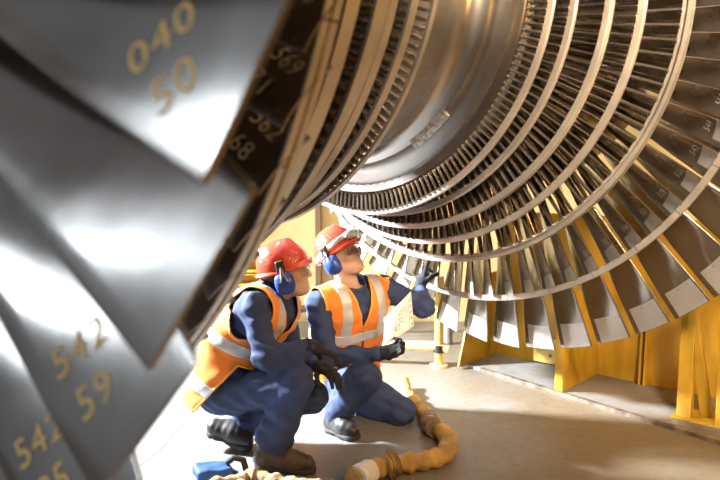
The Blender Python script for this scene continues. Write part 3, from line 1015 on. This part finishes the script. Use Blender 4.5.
def glasses(hc, hM, root, O):
    mb = MB()
    n = 16; vs = []; fs = []
    for i in range(n + 1):
        a = lerp(-1.15, 1.15, i / n)
        x = 0.048 + 0.066 * math.cos(a); y = 0.074 * math.sin(a)
        dip = 0.010 * math.exp(-(a / 0.16) ** 2)
        for z in (0.014, 0.0, -0.026 + dip):
            vs.append(Vector(hc + hM @ V(x - 0.10 * max(0, -z), y, z) - O))
    for i in range(n):
        for k in range(2): fs.append((i * 3 + k, i * 3 + 3 + k, i * 3 + 4 + k, i * 3 + 1 + k))
    mb.add(vs, fs)
    g = mb.build('safety_glasses', M_LENS, root)
    sd = g.modifiers.new('thickness', 'SOLIDIFY'); sd.thickness = 0.0022
    for s in (1, -1):
        mb = MB(); mb.tube([Vector(hc + hM @ V(*p) - O) for p in ((0.075, s * 0.070, 0.010), (0.03, s * 0.079, 0.008), (-0.03, s * 0.082, 0.002))], 0.003, 8)
        mb.build('temple', M_GREYBAND, g)
    mb = MB(); mb.tube([Vector(hc + hM @ V(0.048 + 0.067 * math.cos(a), 0.075 * math.sin(a), 0.0145) - O) for a in np.linspace(-1.15, 1.15, 15)], 0.0024, 8)
    mb.build('brow_bar', M_GREYBAND, g)

def boot(an, he, to, shin, root, O, m):
    an, he, to = map(np.asarray, (an, he, to))
    f_ = unit(to - he); lat = unit(np.cross(V(0, 0, 1), f_)); up = np.cross(f_, lat)
    M = np.stack([f_, lat, up], 1)
    L = np.linalg.norm(to - he)
    a_ = (an - he) @ M; sh = shin @ M
    def up_(P):
        q = (P - he) @ M
        d = union(0.03, rc(q, (0.035, 0, 0.045), (L * 0.62, 0, 0.045), 0.042, 0.046), rc(q, (L * 0.62, 0, 0.045), (L - 0.045, 0, 0.040), 0.046, 0.040),
                  rc(q, a_ * 0.5 + V(0.02, 0, 0.02), a_ + sh * 0.03, 0.046, 0.050), rc(q, a_ + sh * 0.02, a_ + sh * 0.085, 0.050, 0.054), rc(q, a_, (L * 0.5, 0, 0.055), 0.045, 0.042))
        d = d + 0.0009 * np.sin(q[:, 0] * 190) * (q[:, 2] > 0.05)
        return np.maximum(d, 0.018 - q[:, 2])
    c0 = (he + to) / 2 + up * 0.06
    v, fc = surf(up_, c0 - 0.24, c0 + 0.24, 0.0075)
    b = mesh_obj('boot', v, fc, m, root, O)
    def sole(P):
        q = (P - he) @ M
        x = q[:, 0]
        w = 0.040 + 0.008 * np.sin(np.clip(x / L, 0, 1) * PI * 1.0) + 0.004 * (x > L * .55)
        ends = np.maximum(0, np.maximum(0.04 - x, x - (L - 0.045)))
        r = np.sqrt(q[:, 1] ** 2 + ends ** 2) - w
        tread = 0.004 * (np.sin(x * 150) > 0.2) * (q[:, 2] < 0.006)
        arch = 0.010 * np.exp(-((x - L * 0.42) / 0.03) ** 2)
        return np.maximum(np.maximum(r, q[:, 2] - 0.026), tread + arch - q[:, 2])
    v, fc = surf(sole, c0 - 0.24, c0 + 0.24, 0.007)
    mesh_obj('sole', v, fc, M_SOLE, b, O)
    mb = MB()
    for k in range(5):
        t = k / 4
        p = he + M @ (V(lerp(L * 0.60, a_[0] + 0.052, t), 0, lerp(0.088, a_[2] + 0.045, t)))
        mb.tube([Vector(p + lat * 0.024 - up * 0.008 - O), Vector(p + lat * 0.01 + up * 0.004 - O), Vector(p - lat * 0.01 + up * 0.004 - O), Vector(p - lat * 0.024 - up * 0.008 - O)], 0.0035, 6)
    mb.build('laces', M_BLACK, b)
    return b

def glove(wr, pa, palm_n, curl, s, root, O, spread=0.10):
    """palm from wrist towards pa (knuckles); palm_n: direction the palm faces; curl: bend per finger joint in radians"""
    wr, pa = np.asarray(wr, float), np.asarray(pa, float)
    d = unit(pa - wr); n = np.asarray(palm_n, float); n = unit(n - d * (n @ d)); lat = np.cross(n, d)
    if s == 'R': lat = -lat           # towards the thumb
    lens = [(0.040, 0.026, 0.020), (0.044, 0.029, 0.021), (0.041, 0.027, 0.020), (0.033, 0.021, 0.018)]
    offs = [0.030, 0.010, -0.010, -0.029]
    base = [0.088, 0.092, 0.088, 0.080]
    segs = []
    for i in range(4):
        p = wr + d * base[i] + lat * offs[i]
        a = curl[i] * 0.7
        sp_ = (1.5 - i) * spread
        fd = unit(d + lat * sp_)
        for j in range(3):
            dirn = fd * math.cos(a) + n * math.sin(a)
            q = p + dirn * lens[i][j]
            segs.append((p, q, 0.0112 - 0.0008 * j - (0.001 if i == 3 else 0), 0.0104 - 0.0008 * j - (0.001 if i == 3 else 0), i))
            p = q; a += curl[i]
    tb = wr + d * 0.030 + lat * 0.026 + n * 0.006
    td = unit(d * 0.62 + lat * 0.70 + n * 0.35)
    t1 = tb + td * 0.040; t2 = t1 + unit(td * 0.7 + d * 0.5 + n * 0.45 * (1 + curl[4])) * 0.032; t3 = t2 + unit(td * 0.3 + d * 0.6 + n * 0.6 * (1 + curl[4]) - lat * .2 * curl[4]) * 0.026
    th_ = [(tb, t1, 0.016, 0.0135), (t1, t2, 0.013, 0.012), (t2, t3, 0.012, 0.0105)]
    def sdf(P):
        e = union(0.014, *[rc(P, wr + d * 0.018 + lat * o_ * 0.7, wr + d * b_ + lat * o_, 0.0155, 0.0138) for o_, b_ in zip(offs, base)])
        for i in range(4):
            fd = None
            for (a, b_, r1, r2, k) in segs:
                if k == i:
                    x = rc(P, a, b_, r1, r2); fd = x if fd is None else smin(fd, x, 0.005)
            e = smin(e, fd, 0.006)
        t_ = union(0.006, *[rc(P, *q) for q in th_])
        e = smin(e, t_, 0.010)
        e = smin(e, rc(P, wr - d * 0.035, wr + d * 0.03, 0.036, 0.030), 0.015)
        return np.maximum(e, -0.03 - (P - wr) @ d)
    allp = np.array([q[0] for q in segs] + [q[1] for q in segs] + [wr, t3, t2])
    v, fc = surf(sdf, allp.min(0) - 0.05, allp.max(0) + 0.05, 0.0055)
    return mesh_obj('glove', v, fc, M_GLOVE, root, O)

# ---- the worker on the left, squatting in profile
J1 = dict(pelvis=at(229, 386, 3.22), neck=at(272, 295, 3.22), head=at(286, 273, 3.20),
          shR=at(255, 307, 3.06), shL=at(283, 304, 3.40),
          elR=at(266, 357, 2.97), wrR=at(311, 347, 3.02), paR=at(326, 351, 3.05),
          elL=at(292, 352, 3.44), wrL=at(318, 366, 3.28), paL=at(330, 372, 3.22),
          hipR=at(234, 391, 3.13), hipL=at(236, 388, 3.31),
          knR=at(296, 381, 2.97), anR=at(271, 447, 3.06), heR=at(255, 468, 3.05), toR=at(316, 473, 3.00),
          knL=at(312, 396, 3.34), anL=at(226, 433, 3.29), heL=at(206, 433, 3.28), toL=at(252, 457, 3.24))
for k_ in ('heR', 'toR'): J1[k_][2] = 0.0
J1['toL'][2] = 0.0
opt1 = dict(root=(J1['pelvis'][0], J1['pelvis'][1], 0), seed=1.3, bend=-0.055, hem=0.105, bagR=0.036, bagL=0.012, trouR=-0.03, tail=True, vdepth=0.22, cuffR=-0.03, cuffL=0.0,
            bands=[(0.235, 0.027), (0.005, 0.027)], bootR=M_BOOTB, bootL=M_BOOT,
            palmR=V(0.2, 0.2, -1), palmL=V(0.1, -0.2, -1), curlR=[0.35, 0.4, 0.42, 0.45, 0.2], curlL=[0.4, 0.42, 0.45, 0.5, 0.2])
hM1 = frame((0.96, 0.08, 0.24), (0.0, 0, 1))
build_person('person squatting in profile, red hard hat, arm on knee, orange vest bright on the back', J1, hM1, opt1)

# ---- the worker in the middle, kneeling and reaching up to the blades
J2 = dict(pelvis=at(346, 383, 3.72), neck=at(351, 290, 3.62), head=at(341, 256, 3.58),
          shR=at(319, 304, 3.50), shL=at(383, 288, 3.74),
          elR=at(326, 357, 3.40), wrR=at(377, 354, 3.34), paR=at(397, 350, 3.34),
          elL=at(424, 307, 3.60), wrL=at(420, 288, 3.76), paL=at(422, 268, 3.86),
          hipR=at(336, 387, 3.64), hipL=at(362, 388, 3.74),
          knR=at(366, 377, 3.38), anR=at(336, 414, 3.50), heR=at(327, 430, 3.52), toR=at(358, 440, 3.36),
          knL=at(400, 411, 3.62), anL=at(345, 416, 3.88), heL=at(338, 405, 3.96), toL=at(352, 418, 3.80))
for k_ in ('heR', 'toR', 'toL'): J2[k_][2] = 0.0
opt2 = dict(root=(J2['pelvis'][0], J2['pelvis'][1], 0), seed=4.1, bend=-0.02, hem=0.03, vdepth=0.17, vwide=0.30, cuffR=-0.02, cuffL=0.015, strap=True,
            bands=[(0.325, 0.025)], bootR=M_BOOT, bootL=M_BOOT,
            palmR=V(0.3, -0.5, 0.8), palmL=V(0.55, 0.65, 0.1), curlR=[0.75, 0.8, 0.85, 0.85, 0.7], curlL=[0.10, 0.6, 0.75, 0.8, 0.3], spreadL=0.06)
hM2 = frame((0.78, -0.38, 0.50), (-0.30, 0.1, 1))
build_person('person kneeling in orange vest, looking up and reaching a black glove to the blades', J2, hM2, opt2)

# ---- drawing sheet in the hand
sh = MB()
c00, c10, c11, c01 = at(384, 346, 3.33), at(403, 342, 3.36), at(415, 300, 3.50), at(392, 308, 3.46)
c10 = at(414, 326, 3.42); c11 = at(411, 291, 3.50); c01 = at(384, 318, 3.42)
nx = 10; vs = []; fs = []
for i in range(nx + 1):
    for j in range(nx + 1):
        u, v_ = i / nx, j / nx
        p = c00 * (1 - u) * (1 - v_) + c10 * u * (1 - v_) + c11 * u * v_ + c01 * (1 - u) * v_
        p = p + V(0.1, -1, 0.2) * 0.014 * math.sin(u * PI) * (0.6 + v_)
        vs.append(Vector(p))
O_ = Vector(c00); vs = [p - O_ for p in vs]
for i in range(nx):
    for j in range(nx): fs.append((i * (nx + 1) + j, (i + 1) * (nx + 1) + j, (i + 1) * (nx + 1) + j + 1, i * (nx + 1) + j + 1))
sh.add(vs, fs)
paper = sh.build('paper_sheet', mat('white_paper', (0.90, 0.91, 0.95), 0.7, 0, var=0.10, vscale=30))
paper.location = O_
md = paper.modifiers.new('thickness', 'SOLIDIFY'); md.thickness = 0.0012
tag(paper, 'white paper drawing held in the kneeling worker\'s black glove', 'paper')
def sheet(u, v_, off=0.0014):
    i = min(nx - 1e-6, max(0, u * nx)); j = min(nx - 1e-6, max(0, v_ * nx)); a, b = int(i), int(j); fa, fb = i - a, j - b
    g = lambda x, y: vs[x * (nx + 1) + y]
    p = g(a, b) * (1 - fa) * (1 - fb) + g(a + 1, b) * fa * (1 - fb) + g(a + 1, b + 1) * fa * fb + g(a, b + 1) * (1 - fa) * fb
    nrm = (g(a + 1, b) - g(a, b)).cross(g(a, b + 1) - g(a, b)).normalized()
    if nrm.y > 0: nrm = -nrm
    return p + nrm * off
dr = MB()
def line(u0, v0, u1, v1, w=0.012, n=8):
    q = []
    du, dv = u1 - u0, v1 - v0; l_ = math.hypot(du, dv); nu, nv = -dv / l_ * w, du / l_ * w
    for k in range(n + 1):
        t = k / n
        q += [sheet(u0 + du * t + nu, v0 + dv * t + nv), sheet(u0 + du * t - nu, v0 + dv * t - nv)]
    dr.add(q, [(2 * k, 2 * k + 1, 2 * k + 3, 2 * k + 2) for k in range(n)])
for k in range(5): line(0.90, 0.08 + 0.17 * k, 0.95, 0.14 + 0.17 * k, 0.016, 2)
line(0.86, 0.05, 0.86, 0.95, 0.006)
for c_, r_ in (((0.66, 0.55), 0.15), ((0.66, 0.55), 0.09), ((0.45, 0.30), 0.07)):
    ring_ = [(c_[0] + r_ * math.cos(t_), c_[1] + r_ * 1.3 * math.sin(t_)) for t_ in np.linspace(0, 2 * PI, 13)]
    for (a_, b_), (e_, g_) in zip(ring_[:-1], ring_[1:]): line(a_, b_, e_, g_, 0.006, 1)
line(0.30, 0.32, 0.60, 0.78, 0.005); line(0.36, 0.22, 0.70, 0.72, 0.005)
dr.build('printed_drawing', mat('blue_black_print', (0.06, 0.07, 0.16), 0.7), paper, smooth=False)

# ------------------------------------------------------------------ things on the floor
M_HOSE = mat('tan_hose_wrap', (0.56, 0.35, 0.075), 0.8, 0, var=0.55, vscale=11, bump=0.4, bscale=45, color2=(0.30, 0.19, 0.08))
M_TANCLOTH = mat('pale_tan_cloth', (0.46, 0.33, 0.17), 0.9, 0, var=0.75, vscale=14, bump=0.3, bscale=60)
M_WHITECLOTH = mat('white_tape_wrap', (0.76, 0.76, 0.74), 0.8, 0, var=0.15, vscale=30)
M_BLUE = mat('blue_pouch_cloth', (0.015, 0.075, 0.27), 0.7, 0, var=0.25, vscale=20)
def fpt(px, py, z=0.0):
    x = (px - 360) / FPX; y = (240 - py) / FPX
    d = Vector((x, -y * SP + CP, y * CP + SP)); t = (z - CAM_H) / d.z
    return Vector((d.x * t, d.y * t, z))
def spline(pts, n=10):
    out = []
    for i in range(len(pts) - 1):
        p0 = pts[max(i - 1, 0)]; p1 = pts[i]; p2 = pts[i + 1]; p3 = pts[min(i + 2, len(pts) - 1)]
        for k in range(n):
            t = k / n
            out.append(0.5 * ((2 * p1) + (p2 - p0) * t + (2 * p0 - 5 * p1 + 4 * p2 - p3) * t * t + (3 * p1 - p0 - 3 * p2 + p3) * t ** 3))
    out.append(pts[-1]); return out
def wrapped(name, pts, r, m, parent, O, amp=0.12, seed=0, seg=20):
    path = spline(pts, 12)
    n = len(path); mb = MB()
    mb.tube([p - O for p in path], [r * (1 + amp * 0.6 * math.sin(i * 0.9 + seed) + amp * mnoise.noise((i * 0.35, seed, 0))) for i in range(n)], seg)
    vv = []
    for i, p in enumerate(mb.v):
        q = Vector(p); c = path[min(n - 1, i // seg)] - O
        k = 1 + 1.6 * amp * mnoise.noise(q * 26 + Vector((seed, 0, 0)))
        w = c + (q - c) * k
        w.z = max(w.z, 0.002)
        vv.append(tuple(w))
    mb.v = vv
    return mb.build(name, m, parent, ang=80)
hz = 0.042
hp = [fpt(*p, hz) for p in ((352, 479), (372, 470), (398, 464), (425, 461), (443, 455), (449, 442), (441, 431), (430, 424))]
hose = empty('hose', hp[3] - Vector((0, 0, hz)))
tag(hose, 'tan cloth wrapped hose curling on the floor in front of the kneeling worker', 'hose')
HO = hose.location.copy()
wrapped('hose_sleeve', hp, 0.042, M_HOSE, hose, HO, 0.16, 1.0)
wrapped('hose_sleeve', [fpt(*p, 0.04) for p in ((431, 424), (424, 412), (415, 403), (407, 393), (404, 382))], 0.034, M_HOSE, hose, HO, 0.2, 5.0)
wrapped('clamp', [fpt(*p, 0.045) for p in ((436, 430), (431, 425), (428, 418))], 0.046, M_BROWN, hose, HO, 0.22, 3.0)
wrapped('tape_wrap', [fpt(*p, 0.045) for p in ((357, 478), (363, 474), (371, 470))], 0.049, M_WHITECLOTH, hose, HO, 0.1, 8.0)
wrapped('clamp', [fpt(*p, 0.045) for p in ((386, 467), (391, 466), (395, 465))], 0.048, M_HOSE, hose, HO, 0.3, 11.0)

hp2 = [fpt(*p, 0.032) for p in ((170, 496), (198, 490), (224, 485), (246, 480), (262, 480), (285, 484), (310, 487), (332, 489), (344, 492))]
cl = empty('cable_bundle', hp2[4] - Vector((0, 0, .032)))
tag(cl, 'crumpled tan cloth covered cable lying in front of the boots', 'cable')
wrapped('cloth_cover', hp2, 0.034, M_TANCLOTH, cl, cl.location.copy(), 0.16, 2.0)
wrapped('cloth_cover', [fpt(*p, 0.03) for p in ((240, 486), (247, 478), (256, 474), (264, 478), (272, 486))], 0.026, M_HOSE, cl, cl.location.copy(), 0.15, 6.0)

pc = fpt(214, 476, 0)
pouch = empty('tool_pouch', pc)
tag(pouch, 'small blue tool pouch on the floor by the squatting worker\'s boots', 'pouch')
def pf(P):
    q = P - np.array(pc)
    a = R(25); q = np.stack([q[:, 0] * math.cos(a) + q[:, 1] * math.sin(a), -q[:, 0] * math.sin(a) + q[:, 1] * math.cos(a), q[:, 2]], 1)
    d = bx(q, (0, 0, 0.026), (0.085, 0.06, 0.026 + 0.0), None, 0.018)
    return d + folds(P, 0.004, 1.2, 2.0) + 0.10 * np.maximum(0, q[:, 0] + 0.03) * (q[:, 2] > 0.02)
v, fc = surf(pf, np.array(pc) - 0.15, np.array(pc) + 0.15, 0.007)
v[:, 2] = np.maximum(v[:, 2], 0.001)
mesh_obj('pouch_body', v, fc, M_BLUE, pouch, pc)
mb = MB(); mb.tube([Vector((0.05, 0.02, 0.05)), Vector((0.085, 0.03, 0.072)), Vector((0.125, 0.03, 0.06)), Vector((0.14, 0.02, 0.015))], 0.014, 10); mb.build('carry_handle', M_BLACK, pouch)

# numbers painted on the blades
for (nm, e, k), (o, b, th) in list(BLADES.items()):
    key = (nm, e, k)
    if nm == 'sixth' and e == 1:
        tip_shield(key, 0.885, -0.30, 0.49)
        t = blade_px(b, th, 0.8, 0, 1); t2 = blade_px(b, th + 0.01, 0.8, 0, 1)
        number(key, [str(500 + (k * 7) % 60)], 0.835, 0.10, 0.040, (t2[0] - t[0], t2[1] - t[1]), M_WPAINT)
    if nm == 'last' and e == 1:
        tip_shield(key, 0.86, -0.36, 0.46)
    if nm == 'sixth' and e == -1:
        number(key, [str(520 + (k * 7) % 60), str(10 + (k * 3) % 70)], 0.86, 0.02, 0.050, (0.65, 0.70), M_WPAINT)
    if nm == 'last' and e == -1 and k != 46:
        number(key, {45: ['542', '59'], 44: ['542', '95'], 47: ['040', '50']}.get(k, [str(500 + (k * 7 + 33) % 60), str(50 + (k * 3) % 40)]), 0.868, -0.14, 0.060, (0.75, -0.66), M_YPAINT)
